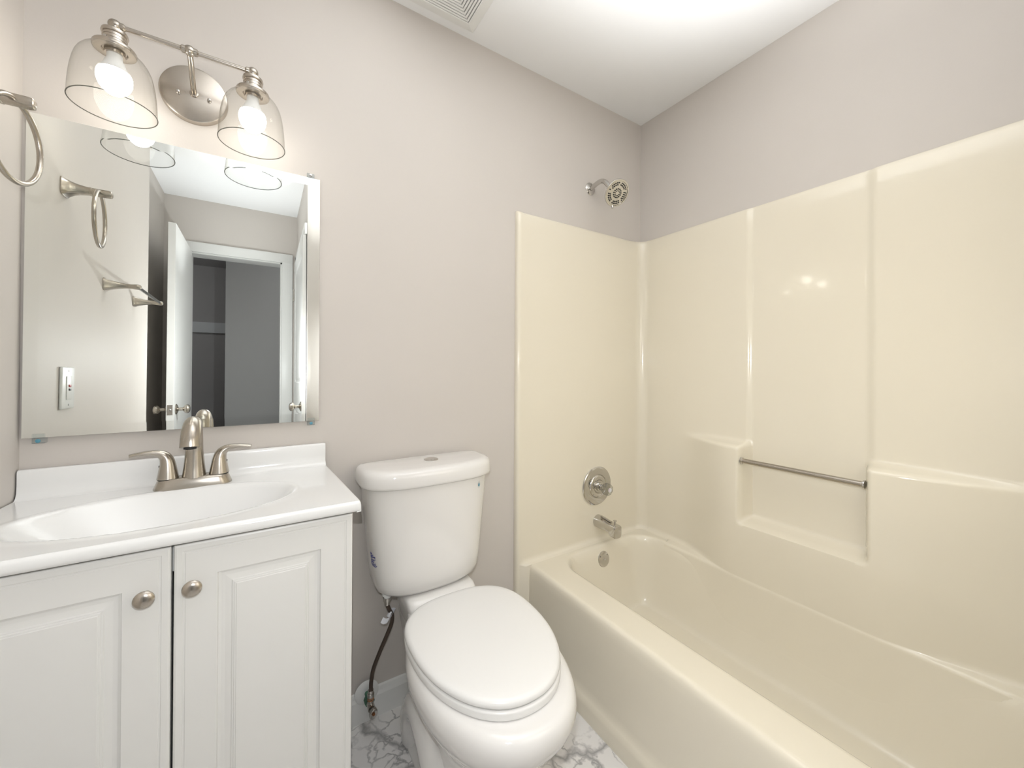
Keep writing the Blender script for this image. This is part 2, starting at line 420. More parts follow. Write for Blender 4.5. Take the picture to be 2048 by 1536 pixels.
# valve trim
v = thing('shower_valve', 'round chrome shower valve plate with faceted clear acrylic knob', 'valve', (1.333, -.021, .617))
bm = bmesh.new(); lathe(bm, (1.333, -.0203, .617), (0, -1, 0), [(0, .089), (.004, .090), (.007, .087), (.009, .080), (.0105, .054), (.0085, .052), (.011, .050), (.014, .046), (.0145, .032), (.013, .030), (.018, .028), (.02, .0)], 64, cap1=False); finish('escutcheon', bm, CHROME, v)
bm = bmesh.new(); lathe(bm, (1.333, -.034, .617), (0, -1, 0), [(0, .021), (.012, .020), (.014, .015), (.026, .014), (.028, .016), (.03, .011), (.036, .01)], 32); finish('stem', bm, CHROME, v)
bm = bmesh.new()
d, u_, v_ = frame((0, -1, 0)); rings = []
for h, r in ((0, .012), (.003, .022), (.012, .0265), (.026, .0275), (.033, .024), (.036, .017), (.036, .0001)):
    rings.append([Vector((1.333, -.068, .617))+d*h+(u_*math.cos(2*math.pi*k/32)+v_*math.sin(2*math.pi*k/32))*r*(1-.09*(k % 4 == 0)*(r > .015)) for k in range(32)])
loft(bm, rings); kn = finish('knob', bm, ACRYL, v, angle=25)
bm = bmesh.new(); lathe(bm, (1.333, -.1045, .617), (0, -1, 0), [(0, .010), (.001, .010), (.0014, .008)], 24); finish('index_button', bm, PAPER, kn)
bm = bmesh.new()
tube(bm, [(1.327, -.1062, .622), (1.330, -.1062, .6235), (1.333, -.1062, .624)], .0006, 6); tube(bm, [(1.327, -.1062, .622), (1.3262, -.1062, .617), (1.328, -.1062, .612)], .0006, 6)
finish('index_mark', bm, RED, kn)

# tub spout
s = thing('tub_spout', 'chrome tub spout with lift diverter below the valve', 'spout', (1.341, -.021, .449))
bm = bmesh.new(); rings = []
def rr_ring(cx, y, cz, hw, hh, bot, n=28, e=2.6):
    out = []
    for k in range(n):
        a = 2*math.pi*k/n; c, s2 = math.cos(a), math.sin(a)
        out.append((cx+hw*math.copysign(abs(c)**(2/e), c), y, cz+(hh if s2 > 0 else bot)*math.copysign(abs(s2)**(2/e), s2)))
    return out
for y, hw, top, bt in ((-.0203, .029, .029, .029), (-.030, .029, .029, .029), (-.050, .0275, .026, .0275), (-.090, .0245, .020, .0255), (-.108, .0235, .018, .026), (-.114, .0235, .0175, .038), (-.122, .0235, .0165, .040), (-.142, .0230, .0150, .040), (-.1475, .021, .013, .0385), (-.149, .018, .010, .036)):
    rings.append(rr_ring(1.341, y, .451, hw, top, bt, e=2.0 if y > -.04 else (2.9 if y > -.1 else 4.5)))
loft(bm, rings); finish('body', bm, CHROME, s)
bm = bmesh.new(); lathe(bm, (1.341, -.128, .464), (0, 0, 1), [(0, .004), (.014, .0035), (.017, .0045), (.019, .0078), (.022, .0082), (.023, .006)], 20); finish('diverter_knob', bm, CHROME, s)
bm = bmesh.new(); tube(bm, spline([(1.341, -.045, .4795), (1.341, -.07, .476), (1.341, -.105, .4725)]), [(.007, .0025)]*17, 12, up=(1, 0, 0)); finish('ridge', bm, CHROME, s)

# overflow plate
ov = thing('overflow_plate', 'round chrome overflow plate on the end of the cream tub basin', 'drain', (1.32, -.085, .300))
nrm = Vector((0, -1, .22)).normalized(); oc = Vector((1.320, -.0745, .298))
bm = bmesh.new(); lathe(bm, oc, nrm, [(0, .035), (.004, .0355), (.008, .033), (.0105, .026), (.011, .0001)], 48, cap1=False); finish('plate', bm, CHROME, ov)
bm = bmesh.new(); lathe(bm, oc+nrm*.0105, nrm, [(0, .0055), (.002, .0055), (.0026, .004), (.0015, .003), (.0015, .0001)], 20, cap1=False); finish('screw', bm, CHROME, ov)
d, u_, v_ = frame(nrm)
for a in (35, 145):
    bm = bmesh.new()
    p = oc+nrm*.0095+(u_*math.cos(R_(a+180))+v_*math.sin(R_(a+180)))*.0255
    lathe(bm, p, nrm, [(0, .0024), (.0012, .0024)], 10); finish('slot', bm, NOZZLE, ov)

# shower head
sh = thing('wall_shower', 'round chrome shower head on a bent arm above the surround', 'shower head', (1.302, 0, 2.019))
bm = bmesh.new(); lathe(bm, (1.302, -.0003, 2.019), (0, -1, 0), [(0, .0290), (.002, .0290), (.0035, .0275), (.0055, .018), (.007, .0125), (.009, .0001)], 40, cap1=False); finish('wall_flange', bm, CHROME, sh)
hd = Vector((-.12, -.80, -.59)).normalized(); hc = Vector((1.309, -.163, 1.940))
arm = spline([(1.302, -.008, 2.019), (1.302, -.05, 2.028), (1.303, -.078, 2.026), (1.304, -.102, 2.008), hc-hd*.045], 8)
bm = bmesh.new(); tube(bm, arm, .0105, 20); finish('arm', bm, CHROME, sh)
bm = bmesh.new(); lathe(bm, hc-hd*.052, hd, [(0, .0145), (.004, .0165), (.016, .0165), (.02, .014), (.022, .012)], 28); finish('swivel_nut', bm, NOZZLE, sh)
bm = bmesh.new(); lathe(bm, hc-hd*.032, hd, [(0, .014), (.006, .024), (.013, .043), (.019, .0545), (.025, .0585), (.030, .0585), (.032, .0570), (.0325, .051), (.0305, .050), (.032, .0001)], 56, cap1=False)
face = finish('spray_head', bm, CHROME, sh)
bm = bmesh.new(); d, u_, v_ = frame(hd)
for cnt, rad, hole in ((9, .0105, .0022), (13, .0180, .0031), (26, .0350, .0029), (32, .0430, .0028)):
    for k in range(cnt):
        if cnt > 20 and k % (cnt//6+1) == 0: continue
        a = 2*math.pi*k/cnt; lathe(bm, hc+(u_*math.cos(a)+v_*math.sin(a))*rad-hd*.0015, hd, [(0, hole), (.0025, hole), (.0032, hole*.5)], 10)
finish('nozzles', bm, NOZZLE, face)
bm = bmesh.new(); lv = (Vector((0, 0, -1))-hd*hd.z*-1).normalized(); lv = (Vector((0, 0, -1))-hd*Vector((0, 0, -1)).dot(hd)).normalized()
lathe(bm, hc+lv*.053-hd*.004, lv*.7+hd*.7, [(0, .005), (.010, .004), (.013, .0045), (.015, .003)], 16); finish('spray_lever', bm, CHROME, face)

# ------------------------------------------------------------------ vanity
VX0, VX1, VYF = -.448, .1725, -.412
vc = thing('vanity_cabinet', 'white two-door vanity cabinet with raised panel doors', 'cabinet', ((VX0+VX1)/2, -.21, 0))
bm = bmesh.new()
box(bm, VX0, VX0+.015, VYF, -.003, 0, .843); box(bm, VX1-.015, VX1, VYF, -.003, 0, .843)
box(bm, VX0, VX1, -.018, -.003, 0, .843); box(bm, VX0, VX1, VYF, -.003, .09, .105)
box(bm, VX0+.015, VX1-.015, VYF, VYF+.016, .792, .843); box(bm, VX0+.015, VX1-.015, VYF+.06, VYF+.075, 0, .09)
finish('carcass', bm, CABW, vc, smooth=False)
bm = bmesh.new(); box(bm, VX0+.016, VX1-.016, VYF+.03, -.02, .106, .735); box(bm, VX0+.001, VX1-.001, VYF-.012, VYF+.010, .8435, .8540); finish('lining_and_gap_shadow', bm, DARK, vc, smooth=False)  # second box is a dark strip painting the shadow gap under the counter
def door(x0, x1, z0, z1, y, side):
    bm = bmesh.new(); th = .018
    prof = [(0, -th), (0, -.003), (.0012, -.001), (.004, 0), (.0125, 0), (.0135, -.0012), (.0160, -.0012), (.0170, 0), (.064, 0), (.0655, -.0050), (.0700, -.0066), (.0760, -.0062), (.0860, -.0045), (.0875, -.0025), (.0895, -.0024), (.0905, -.0008), (.0930, -.0006), (.0940, .0004)]
    rings = [[(x0+i, y-d, z0+i), (x1-i, y-d, z0+i), (x1-i, y-d, z1-i), (x0+i, y-d, z1-i)] for i, d in prof]
    loft(bm, rings); o = finish('door', bm, CABW, vc, smooth=False)
    kx = x1-.033 if side < 0 else x0+.028
    bm = bmesh.new(); lathe(bm, (kx, y, .768), (0, -1, 0), [(0, .0075), (.003, .0065), (.010, .006), (.0135, .0125), (.017, .0150), (.0195, .0148), (.0225, .0120), (.0245, .0070), (.025, .0001)], 40, cap1=False)
    finish('knob', bm, NICKX, o)
YFD = VYF-.020
door(VX0+.002, -.1375, .10, .8445, YFD, -1); door(-.1335, VX1, .10, .8445, YFD, 1)

vt = thing('sink_countertop', 'glossy white vanity top with moulded oval basin and backsplash', 'sink', (-.15, -.22, .845))
def vtop():
    cx, cy, a, b = -.168, -.262, .238, .148
    def zt(y): return .8665+(-y)*.025
    def height(x, y):
        e = math.sqrt(((x-cx)/a)**2+((y-cy)/b)**2); z = zt(y)
        z += .0012*(ss(1.14, 1.08, e) if False else (1-ss(1.02, 1.10, e)))
        d = (1-e)*b
        if e < 1.0:
            z -= .003*ss(0, .014, d)+.105*(1-e**3.2)**1.35
        return z
    rows = []; bm = bmesh.new()
    yf = -.452; nx, ny = 116, 92
    def xr(y): return .166+.016*min(1, -y/.45)
    def xl(y): return XL+.003
    for j in range(ny+1):
        t = j/ny; y = -.019+(yf+.019)*t
        row = []
        for i in range(nx+1):
            s2 = i/nx; x = xl(y)+(xr(y)-xl(y))*s2; row.append([x, y, height(x, y)])
        rows.append(row)
    # cove up to the backsplash
    pre = []
    for (yy, dz) in ((-.0190, .088), (-.0192, .03), (-.0205, .016), (-.0245, .006), (-.030, .0015)):
        pre.append([[XL+.003+(xr(0)-XL-.003)*i/nx, yy, .8672+dz-.0] for i in range(nx+1)])
    pre[0] = [[p[0], -.0190, .928] for p in pre[0]]
    btop = [[[p[0], yy, zz] for p in pre[0]] for yy, zz in ((-.002, .8), (-.002, .930), (-.005, .9335), (-.014, .9335), (-.0175, .932))]
    body = [r for r in rows if r[0][1] < -.032]
    front = []
    for dy, dz in ((.0, -.0005), (-.004, -.0025), (-.0065, -.0065), (-.0065, -.0165), (-.005, -.0215), (-.001, -.0235), (.05, -.0235)):
        front.append([[p[0], yf+dy, zt(yf)+dz] for p in rows[-1]])
    allr = btop+pre+body+front
    # round the free right end over
    V = grid(bm, [[tuple(p) for p in r] for r in allr])
    drop = [(.0015, -.0008), (.0030, -.004), (.0030, -.018), (.001, -.0225), (-.03, -.0235)]
    last = [v_[-1] for v_ in V]
    bsn = len(btop)+3
    prev = last
    for dx, dz in drop:
        cur = []
        for k, v0 in enumerate(last):
            if k < bsn: cur.append(bm.verts.new((v0.co.x+dx*.4-(0 if dx > 0 else 0), v0.co.y, min(v0.co.z, max(.845, v0.co.z+dz*(.3 if k < bsn-1 else 1))))))
            elif k >= len(btop)+len(pre)+len(body): 
                f = k-(len(btop)+len(pre)+len(body)); cur.append(bm.verts.new((v0.co.x+dx*(1 if dx > 0 else .2), v0.co.y+(.001 if dx > 0 else .0), max(v0.co.z+dz*(1-f/6.0), zt(yf)-.0235))))
            else: cur.append(bm.verts.new((v0.co.x+dx, v0.co.y, v0.co.z+dz)))
        for k in range(len(prev)-1): bm.faces.new((prev[k], prev[k+1], cur[k+1], cur[k]))
        prev = cur
    return finish('top', bm, CULT, vt, angle=50)
vtop()
bm = bmesh.new(); lathe(bm, (-.168, -.262, .7620), (0, 0, 1), [(0, .024), (.004, .024), (.006, .021), (.005, .016), (.009, .012), (.010, .0001)], 32, cap1=False); finish('drain_stopper', bm, NICK, vt)

# faucet
FX, FY, FZ = -.1445, -.088, .8695
fa = thing('faucet', 'brushed nickel two-handle centerset faucet on the vanity top', 'faucet', (FX, FY, FZ))
bm = bmesh.new(); rings = []
def stad(w2, h2, z, n=48):
    out = []
    for k in range(n):
        a = 2*math.pi*k/n; c, s2 = math.cos(a), math.sin(a)
        out.append((FX+(w2-h2)*(1 if c > 1e-9 else -1 if c < -1e-9 else 0)+h2*c, FY+h2*s2, z))
    return out
for w2, h2, dz in ((.0785, .0275, 0), (.0785, .0275, .002), (.0755, .0262, .010), (.0715, .0245, .020), (.0690, .0225, .0235), (.066, .020, .025)):
    rings.append(stad(w2, h2, FZ+dz))
loft(bm, rings); finish('base', bm, NICK, fa)
# spout: a tapering column that bends forward into a hooded outlet
sp = [(FX, FY, FZ+.022), (FX, FY, FZ+.05), (FX, FY-.001, FZ+.09), (FX, FY-.004, FZ+.125), (FX, FY-.014, FZ+.150), (FX, FY-.034, FZ+.158), (FX, FY-.054, FZ+.147), (FX, FY-.066, FZ+.128), (FX, FY-.072, FZ+.108)]
rad = [(.0250, .0250), (.0215, .0215), (.0180, .0180), (.0175, .0190), (.0175, .0210), (.0180, .0205), (.0190, .0195), (.0200, .0185), (.0205, .0175)]
P = spline(sp, 6); RR = []
for i in range(len(P)):
    t = i/6; k = min(int(t), len(rad)-2); f = t-k; RR.append((rad[k][0]*(1-f)+rad[k+1][0]*f, rad[k][1]*(1-f)+rad[k+1][1]*f))
bm = bmesh.new(); tube(bm, P, RR, 28, up=(1, 0, 0)); spo = finish('spout', bm, NICK, fa)
bm = bmesh.new(); lathe(bm, Vector((FX, FY-.0715, FZ+.1095)), (0, -.3, -1), [(0, .0125), (.005, .0125), (.0055, .010), (.003, .009), (.003, .0001)], 24, cap1=False); finish('aerator', bm, NOZZLE, spo)
for sx in (-1, 1):
    hx = FX+sx*.051
    bm = bmesh.new()
    hp = [(hx, FY, FZ+.0255), (hx, FY, FZ+.045), (hx+sx*.001, FY, FZ+.065), (hx+sx*.006, FY, FZ+.079), (hx+sx*.018, FY, FZ+.088), (hx+sx*.036, FY-.002, FZ+.091), (hx+sx*.054, FY-.004, FZ+.090), (hx+sx*.069, FY-.006, FZ+.088)]
    hr = [(.0215, .0215), (.0180, .0185), (.0145, .0150), (.0120, .0125), (.0085, .0110), (.0056, .0100), (.0048, .0096), (.0042, .0086)]
    P = spline(hp, 6); RR = []
    for i in range(len(P)):
        t = i/6; k = min(int(t), len(hr)-2); f = t-k; RR.append((hr[k][0]*(1-f)+hr[k+1][0]*f, hr[k][1]*(1-f)+hr[k+1][1]*f))
    tube(bm, P, RR, 24, up=(1, 0, 0)); hnd = finish('handle', bm, NICK, fa)
    bm = bmesh.new(); lathe(bm, (hx, FY, FZ+.0235), (0, 0, 1), [(0, .0205), (.0025, .0205)], 32); finish('gap_ring', bm, NOZZLE, hnd)
    bm = bmesh.new(); lathe(bm, (hx+sx*.0135, FY, FZ+.055), (sx, 0, -.1), [(0, .003), (.0035, .003)], 12); finish('set_screw', bm, NOZZLE, hnd)

# ------------------------------------------------------------------ mirror
MX0, MX1, MZ0, MZ1 = -.4605, .1485, 1.0051, 1.7560
mi = thing('wall_mirror', 'large mirror with slanted glass edges above the white vanity', 'mirror', ((MX0+MX1)/2, -.004, MZ0))
def mirror():
    bm = bmesh.new(); B = .0235; hz = MZ1-MZ0
    def yy(z, base): return base-(MZ1-z)/hz*.0090
    rings = []
    for ins, base in ((0, -.0006), (0, -.0050), (B, -.00585)):
        rings.append([(x, yy(z, base), z) for x, z in ((MX0+ins, MZ0+ins), (MX1-ins, MZ0+ins), (MX1-ins, MZ1-ins), (MX0+ins, MZ1-ins))])
    loft(bm, rings); return finish('glass', bm, MIRROR, mi, smooth=False)
mirror()
for (x, z, up) in ((-.434, MZ0, 1), (.127, MZ0, 1), (.122, MZ1, -1)):
    bm = bmesh.new()
    yb = -.0152 if up > 0 else -.0066
    box(bm, x-.010, x+.010, yb-.0022, yb, z-.013*up if up > 0 else z-.008, z+.009 if up > 0 else z+.013, .001)
    box(bm, x-.010, x+.010, yb, -.0004, z-.013 if up > 0 else z+.001, z-.001 if up > 0 else z+.013)
    c = finish('mirror_clip', bm, PLASTIC, mi)
    bm = bmesh.new(); lathe(bm, (x, yb-.0022, z-.007*up), (0, -1, 0), [(0, .0045), (.0012, .004), (.0018, .0001)], 16, cap1=False); finish('clip_screw', bm, TEAL if up > 0 else CHROME, c)

# ------------------------------------------------------------------ vanity light
LY, LZ = -.115, 1.957
LXs = (-.290, -.026); LXC = -.157
vl = thing('vanity_light', 'two-shade brushed nickel bath light with clear glass bell shades', 'wall lamp', (LXC, 0, 1.906))
bm = bmesh.new(); lathe(bm, (LXC-.002, -.0003, 1.906), (0, -1, 0), [(0, .0735), (.013, .0735), (.0165, .072), (.018, .068), (.019, .0001)], 72, cap1=False); cnp = finish('backplate', bm, NICKX, vl)
for dx in (-.0325, .0325):
    bm = bmesh.new(); lathe(bm, (LXC-.002+dx, -.019, 1.8985), (0, -1, 0), [(0, .0045), (.004, .0045), (.007, .0035), (.008, .0001)], 16, cap1=False); finish('cap_nut', bm, CHROME, cnp)
bm = bmesh.new(); tube(bm, spline([(LXC-.002, -.018, 1.906), (LXC-.001, -.045, 1.915), (LXC, -.08, 1.934), (LXC, LY, LZ)], 6), .0062, 18)
lathe(bm, (LXC-.002, -.018, 1.906), (0, -1, .2), [(0, .0095), (.003, .0095), (.004, .0065)], 24); finish('arm', bm, NICK, vl)
bm = bmesh.new(); tube(bm, [(LXs[0], LY, LZ), (LXs[1], LY, LZ)], .0052, 20); finish('crossbar', bm, NICKX, vl)
for x, rx in ((LXs[0], 1), (LXC, 1), (LXs[1], 1)):
    bm = bmesh.new(); sphere(bm, (x, LY, LZ), .0112, sc=(1.1, 1, 1.1))
    for dd in (-1, 1):
        if (x == LXs[0] and dd < 0) or (x == LXs[1] and dd > 0): continue
        lathe(bm, (x, LY, LZ), (dd, 0, 0), [(.008, .0085), (.0145, .0085), (.0165, .0065), (.018, .005)], 24)
    finish('ball_joint', bm, NICK, vl)
for x in LXs:
    bm = bmesh.new()
    prof = [(LZ-1.935, 0)]
    lathe(bm, (x, LY, 1.950), (0, 0, -1), [(0, .005), (.003, .008), (.006, .009), (.007, .018), (.010, .0225), (.015, .0235), (.018, .0225), (.0185, .0205), (.022, .0205), (.0225, .0215), (.0250, .0215), (.0255, .0205), (.029, .0205), (.0295, .0215), (.032, .0215), (.0325, .0205), (.043, .0205), (.0445, .0225), (.0455, .0365), (.0475, .0375), (.0525, .0375), (.0545, .0365), (.055, .0225), (.052, .020), (.052, .018), (.062, .0175), (.062, .0001)], 56, cap1=False)
    sk = finish('socket_cup', bm, NICKX, vl)
    for a in (100, 220, 340):
        dv = Vector((math.cos(R_(a+145)), math.sin(R_(a+145)), 0)); bm = bmesh.new()
        lathe(bm, Vector((x, LY, 1.9125))+dv*.0195, dv, [(0, .0022), (.004, .0022), (.0045, .0034), (.0072, .0034), (.0078, .002)], 12); finish('thumb_screw', bm, CHROME, sk)
    bm = bmesh.new()
    outer = [(1.896, .0345), (1.8925, .0400), (1.888, .0470), (1.882, .0530), (1.873, .0590), (1.862, .0635), (1.848, .0670), (1.830, .0700), (1.810, .0722), (1.790, .0736), (1.766, .0745)]
    lathe(bm, (x, LY, 0), (0, 0, 1), outer, 72, False, False); shd = finish('glass_shade', bm, GLASS, vl, angle=80)
    bm = bmesh.new(); torus(bm, (x, LY, 1.7655), (0, 0, 1), .0742, .0011, 96, 10); finish('shade_rim', bm, GLASSRIM, shd)
    bu = thing('light_bulb', ('lit frosted LED bulb in the left glass bell shade' if x < -.1 else 'lit frosted LED bulb in the right glass bell shade'), 'light bulb', (x, LY, 1.888), 'bulbs of the bath light')
    bm = bmesh.new(); lathe(bm, (x, LY, 1.888), (0, 0, -1), [(0, .0135), (.010, .0140), (.016, .0165), (.026, .0200), (.037, .0262), (.0405, .0285)], 40); finish('collar', bm, BULBN, bu)
    bm = bmesh.new(); lathe(bm, (x, LY, 1.888), (0, 0, -1), [(.0405, .0285), (.046, .0303), (.054, .0310), (.062, .0303), (.072, .0270), (.081, .0210), (.087, .0140), (.090, .0070), (.091, .0001)], 40, cap1=False); finish('lit_dome', bm, BULBM, bu)
    bu.location.z -= .004; OFF = Vector(vl.location)
vl.location.z -= .004

# ------------------------------------------------------------------ left wall fittings
def sq_ring(x, cy, cz, h, e=5, n=32):
    out = []
    for k in range(n):
        a = 2*math.pi*k/n; c, s2 = math.cos(a), math.sin(a)
        out.append((x, cy+h*math.copysign(abs(c)**(2/e), c), cz+h*math.copysign(abs(s2)**(2/e), s2)))
    return out
def trumpet(bm, cy, cz, prof):
    loft(bm, [sq_ring(XL+dx, cy, cz, h, e) for dx, h, e in prof])
RY, RZ = -.236, 1.672
tr = thing('towel_ring', 'brushed nickel towel ring on the left wall beside the mirror', 'towel ring', (XL, RY, RZ))
bm = bmesh.new(); trumpet(bm, RY, RZ, [(.0003, .0255, 5), (.003, .0255, 5), (.008, .0215, 5), (.018, .0165, 4.5), (.030, .0130, 4), (.045, .0108, 3.6), (.052, .0104, 3.4), (.0525, .0112, 3.4), (.056, .0112, 3.4), (.0565, .0104, 3.4), (.070, .0102, 3.4), (.090, .0102, 3.4), (.096, .0092, 3.4), (.098, .006, 3)]); finish('post', bm, NICK, tr)
bm = bmesh.new(); torus(bm, (XL+.072, RY, RZ-.0755), (1, -.10, 0), .0765, .0050, 96, 16); finish('ring', bm, NICK, tr)
TY0, TY1, TBZ = -.580, -.948, 1.470
tb = thing('towel_bar', 'short brushed nickel towel bar on two flared posts, seen in the mirror', 'towel bar', (XL, (TY0+TY1)/2, TBZ))
for yy in (TY0, TY1):
    bm = bmesh.new(); trumpet(bm, yy, TBZ, [(.0003, .0225, 5), (.003, .0225, 5), (.009, .0190, 5), (.022, .0150, 4), (.038, .0112, 3.4), (.055, .0085, 3), (.070, .0080, 3), (.080, .0095, 2.6), (.088, .0095, 2.4), (.094, .0075, 2.2), (.096, .003, 2)]); finish('post', bm, NICK, tb)
bm = bmesh.new(); tube(bm, [(XL+.086, TY0, TBZ), (XL+.086, TY1, TBZ)], .0055, 18); finish('bar', bm, CHROME, tb)
ou = thing('wall_outlet', 'white safety outlet plate with red and black buttons, seen in the mirror', 'outlet', (XL, -.270, 1.10))
bm = bmesh.new(); box(bm, XL+.0003, XL+.007, -.312, -.228, 1.056, 1.174, .003, 3); finish('cover_plate', bm, TRIM, ou)
Box('receptacle', TRIM, (XL+.007, XL+.009, -.287, -.253, 1.082, 1.148), ou, .001)
Box('reset_button', RED, (XL+.009, XL+.011, -.276, -.264, 1.117, 1.124), ou, .0005)
Box('test_button', BLACK, (XL+.009, XL+.011, -.276, -.264, 1.107, 1.113), ou, .0005)
for zz in (1.067, 1.163):
    bm = bmesh.new(); lathe(bm, (XL+.0068, -.270, zz), (1, 0, 0), [(0, .0032), (.001, .003), (.0014, .0001)], 14, cap1=False); finish('screw', bm, CHROME, ou)

# ------------------------------------------------------------------ door leaves seen in the mirror
def knobset(p, axis, parent, sub=None):
    bm = bmesh.new(); lathe(bm, p, axis, [(0, .031), (.003, .031), (.007, .026), (.011, .015), (.014, .0105), (.032, .0105), (.036, .0135), (.042, .0225), (.050, .0262), (.058, .0255), (.064, .0200), (.067, .010), (.0675, .0001)], 36, cap1=False)
    return finish('door_knob', bm, NICK, parent)
DXL = -.431
bm = bmesh.new(); box(bm, DXL-.035, DXL, YD+.02, YD+.640, .012, 2.047, .001)
OFF = Vector((0, 0, 0))
d1 = finish('door_1', bm, TRIM, structure=True, smooth=False)
knobset((DXL, YD+.580, .955), (1, 0, 0), d1); knobset((DXL-.035, YD+.580, .955), (-1, 0, 0), d1)
bm = bmesh.new(); box(bm, DXL-.0295, DXL-.0055, YD+.6395, YD+.6412, .926, .984); finish('latch_plate', bm, OLDCHROME, d1)
bm = bmesh.new(); lathe(bm, (DXL-.0175, YD+.641, .955), (0, 1, 0), [(0, .008), (.006, .0075), (.009, .004)], 16); finish('latch_bolt', bm, CHROME, d1)
# closet door on the side wall
CY0, CY1 = -2.16, -1.40
bm = bmesh.new()
prof = [(0, 0), (0, .020), (.10, .020), (.108, .013), (.118, .013), (.135, .018), (.14, .018)]
def cpanel(z0, z1):
    rings = [[(XC-.012+.008-d, CY0+i, z0+i), (XC-.012+.008-d, CY1-i, z0+i), (XC-.012+.008-d, CY1-i, z1-i), (XC-.012+.008-d, CY0+i, z1-i)] for i, d in prof]; loft(bm, rings)
cpanel(.012, 1.0); cpanel(1.0, 2.03)
d2 = finish('door_2', bm, TRIM, structure=True, smooth=False)
knobset((XC-.024, CY1-.055, .955), (-1, 0, 0), d2)
for zz in (.25, 1.78):
    bm = bmesh.new(); box(bm, XC-.027, XC-.0235, CY0-.002, CY0+.028, zz-.044, zz+.044); tube(bm, [(XC-.028, CY0-.004, zz-.046), (XC-.028, CY0-.004, zz+.046)], .005, 10); finish('hinge', bm, OLDCHROME, d2)
bm = bmesh.new(); box(bm, XC-.016, XC, CY0-.072, CY0-.004, 0, 2.10, .004); box(bm, XC-.016, XC, CY0-.07, CY1+.02, 2.034, 2.10, .004)
finish('trim_2', bm, TRIM, structure=True)

# ------------------------------------------------------------------ toilet
TX = .471; BX = .500
to = thing('toilet', 'white two-piece toilet with closed lid and dual-flush tank', 'toilet', ((TX+BX)/2, -.40, 0))
def D_ring(z, w2, yb, yf, nf=2.6, nb=9, n=72, cx=TX):
    cy = yb-(yb-yf)*.38; out = []
    for k in range(n):
        a = 2*math.pi*k/n; c, s2 = math.cos(a), math.sin(a)
        e = nf if s2 < 0 else nb; dy = (cy-yf) if s2 < 0 else (yb-cy)
        out.append((cx+w2*math.copysign(abs(c)**(2/e), c), cy+dy*math.copysign(abs(s2)**(2/e), s2), z))
    return out
bm = bmesh.new()
loft(bm, [D_ring(z, w2, yb, yf, nf) for z, w2, yb, yf, nf in ((.462, .120, -.045, -.150, 2.4), (.463, .140, -.040, -.170, 2.5), (.468, .156, -.035, -.182, 2.6), (.480, .168, -.030, -.190, 2.8), (.500, .1745, -.028, -.1935, 3), (.540, .1800, -.026, -.196, 3), (.640, .190, -.024, -.199, 3), (.740, .199, -.022, -.202, 3), (.812, .205, -.020, -.204, 3))])
tk = finish('tank', bm, PORC, to, angle=60)
bm = bmesh.new()
loft(bm, [D_ring(z, w2, yb, yf, nf) for z, w2, yb, yf, nf in ((.806, .205, -.018, -.206, 3), (.806, .2165, -.016, -.212, 3), (.809, .2195, -.015, -.2150, 3), (.815, .2205, -.014, -.216, 3), (.838, .2195, -.014, -.2150, 3), (.848, .2170, -.015, -.2125, 3), (.855, .2120, -.018, -.2070, 3), (.8590, .204, -.024, -.199, 3), (.8605, .190, -.035, -.185, 3), (.861, .10, -.09, -.13, 3))])
tl = finish('tank_lid', bm, PORC, to, angle=60)
bm = bmesh.new(); lathe(bm, (TX+.01, -.105, .8595), (0, 0, 1), [(0, .0235), (.0035, .0235), (.005, .021), (.005, .0195), (.0058, .0185), (.006, .0001)], 40, cap1=False); finish('flush_button', bm, CHROME, tl)
# printed marks on the tank
def tankfront(x, z):
    w2 = .205-(.812-z)*.098; yf = -.204+(.812-z)*.03; yb = -.022; cy = yb-(yb-yf)*.38
    q = min(.999, abs((x-TX)/w2)); return cy-(cy-yf)*(1-q**3)**(1/3)
def decal(name, cells, m, thick=.0006):
    bm = bmesh.new()
    for (x0, x1, z0, z1) in cells:
        p = [(x, z) for x, z in ((x0, z0), (x1, z0), (x1, z1), (x0, z1))]
        a, b = [], []
        for x, z in p:
            y = tankfront(x, z); sl = (tankfront(x+.0005, z)-tankfront(x-.0005, z))/.001; nn = Vector((sl, -1, 0)).normalized()
            q = Vector((x, y, z)); a.append(q-nn*.0004); b.append(q+nn*(thick+.0004))
        loft(bm, [a, b])
    return finish(name, bm, m, tk, smooth=False)
sx, sz = .620, .776
decal('drop_sticker', [(sx-.0075+.0075*abs(i)/4*0+abs(i)*.0009, sx+.0075-abs(i)*.0009, sz+i*.0022-.0011, sz+i*.0022+.0011) for i in range(-5, 6)], PLASTIC, .0004)
decal('drop_print', [(sx-w_, sx+w_, sz+z_-.0011, sz+z_+.0011) for z_, w_ in ((-.005, .0016), (-.003, .0028), (-.001, .0031), (.001, .0026), (.003, .0017), (.005, .0008))], TEAL, .0009)
random.seed(4)
def tankside(y, z):
    w2 = .180+(z-.54)*.1; yf = -.196-(z-.54)*.03; yb = -.0255; cy = yb-(yb-yf)*.38
    return TX-w2*(1-min(.99, max(0, (cy-y)/(cy-yf)))**3)**(1/3)
bm = bmesh.new()
for col_ in range(4):
    y = -.106-col_*.0100; z = .562
    while z < .600:
        l = random.uniform(.0025, .0070); wd_ = random.choice((.003, .0075))
        if random.random() < .85:
            P4 = [(y, z), (y-wd_, z), (y-wd_, z+l*.5), (y, z+l*.5)]
            loft(bm, [[(tankside(a, b)+.0006, a+.0002, b) for a, b in P4], [(tankside(a, b)-.0007, a-.0004, b) for a, b in P4]])
        z += l
finish('printed_code', bm, BLUE, tk, smooth=False)
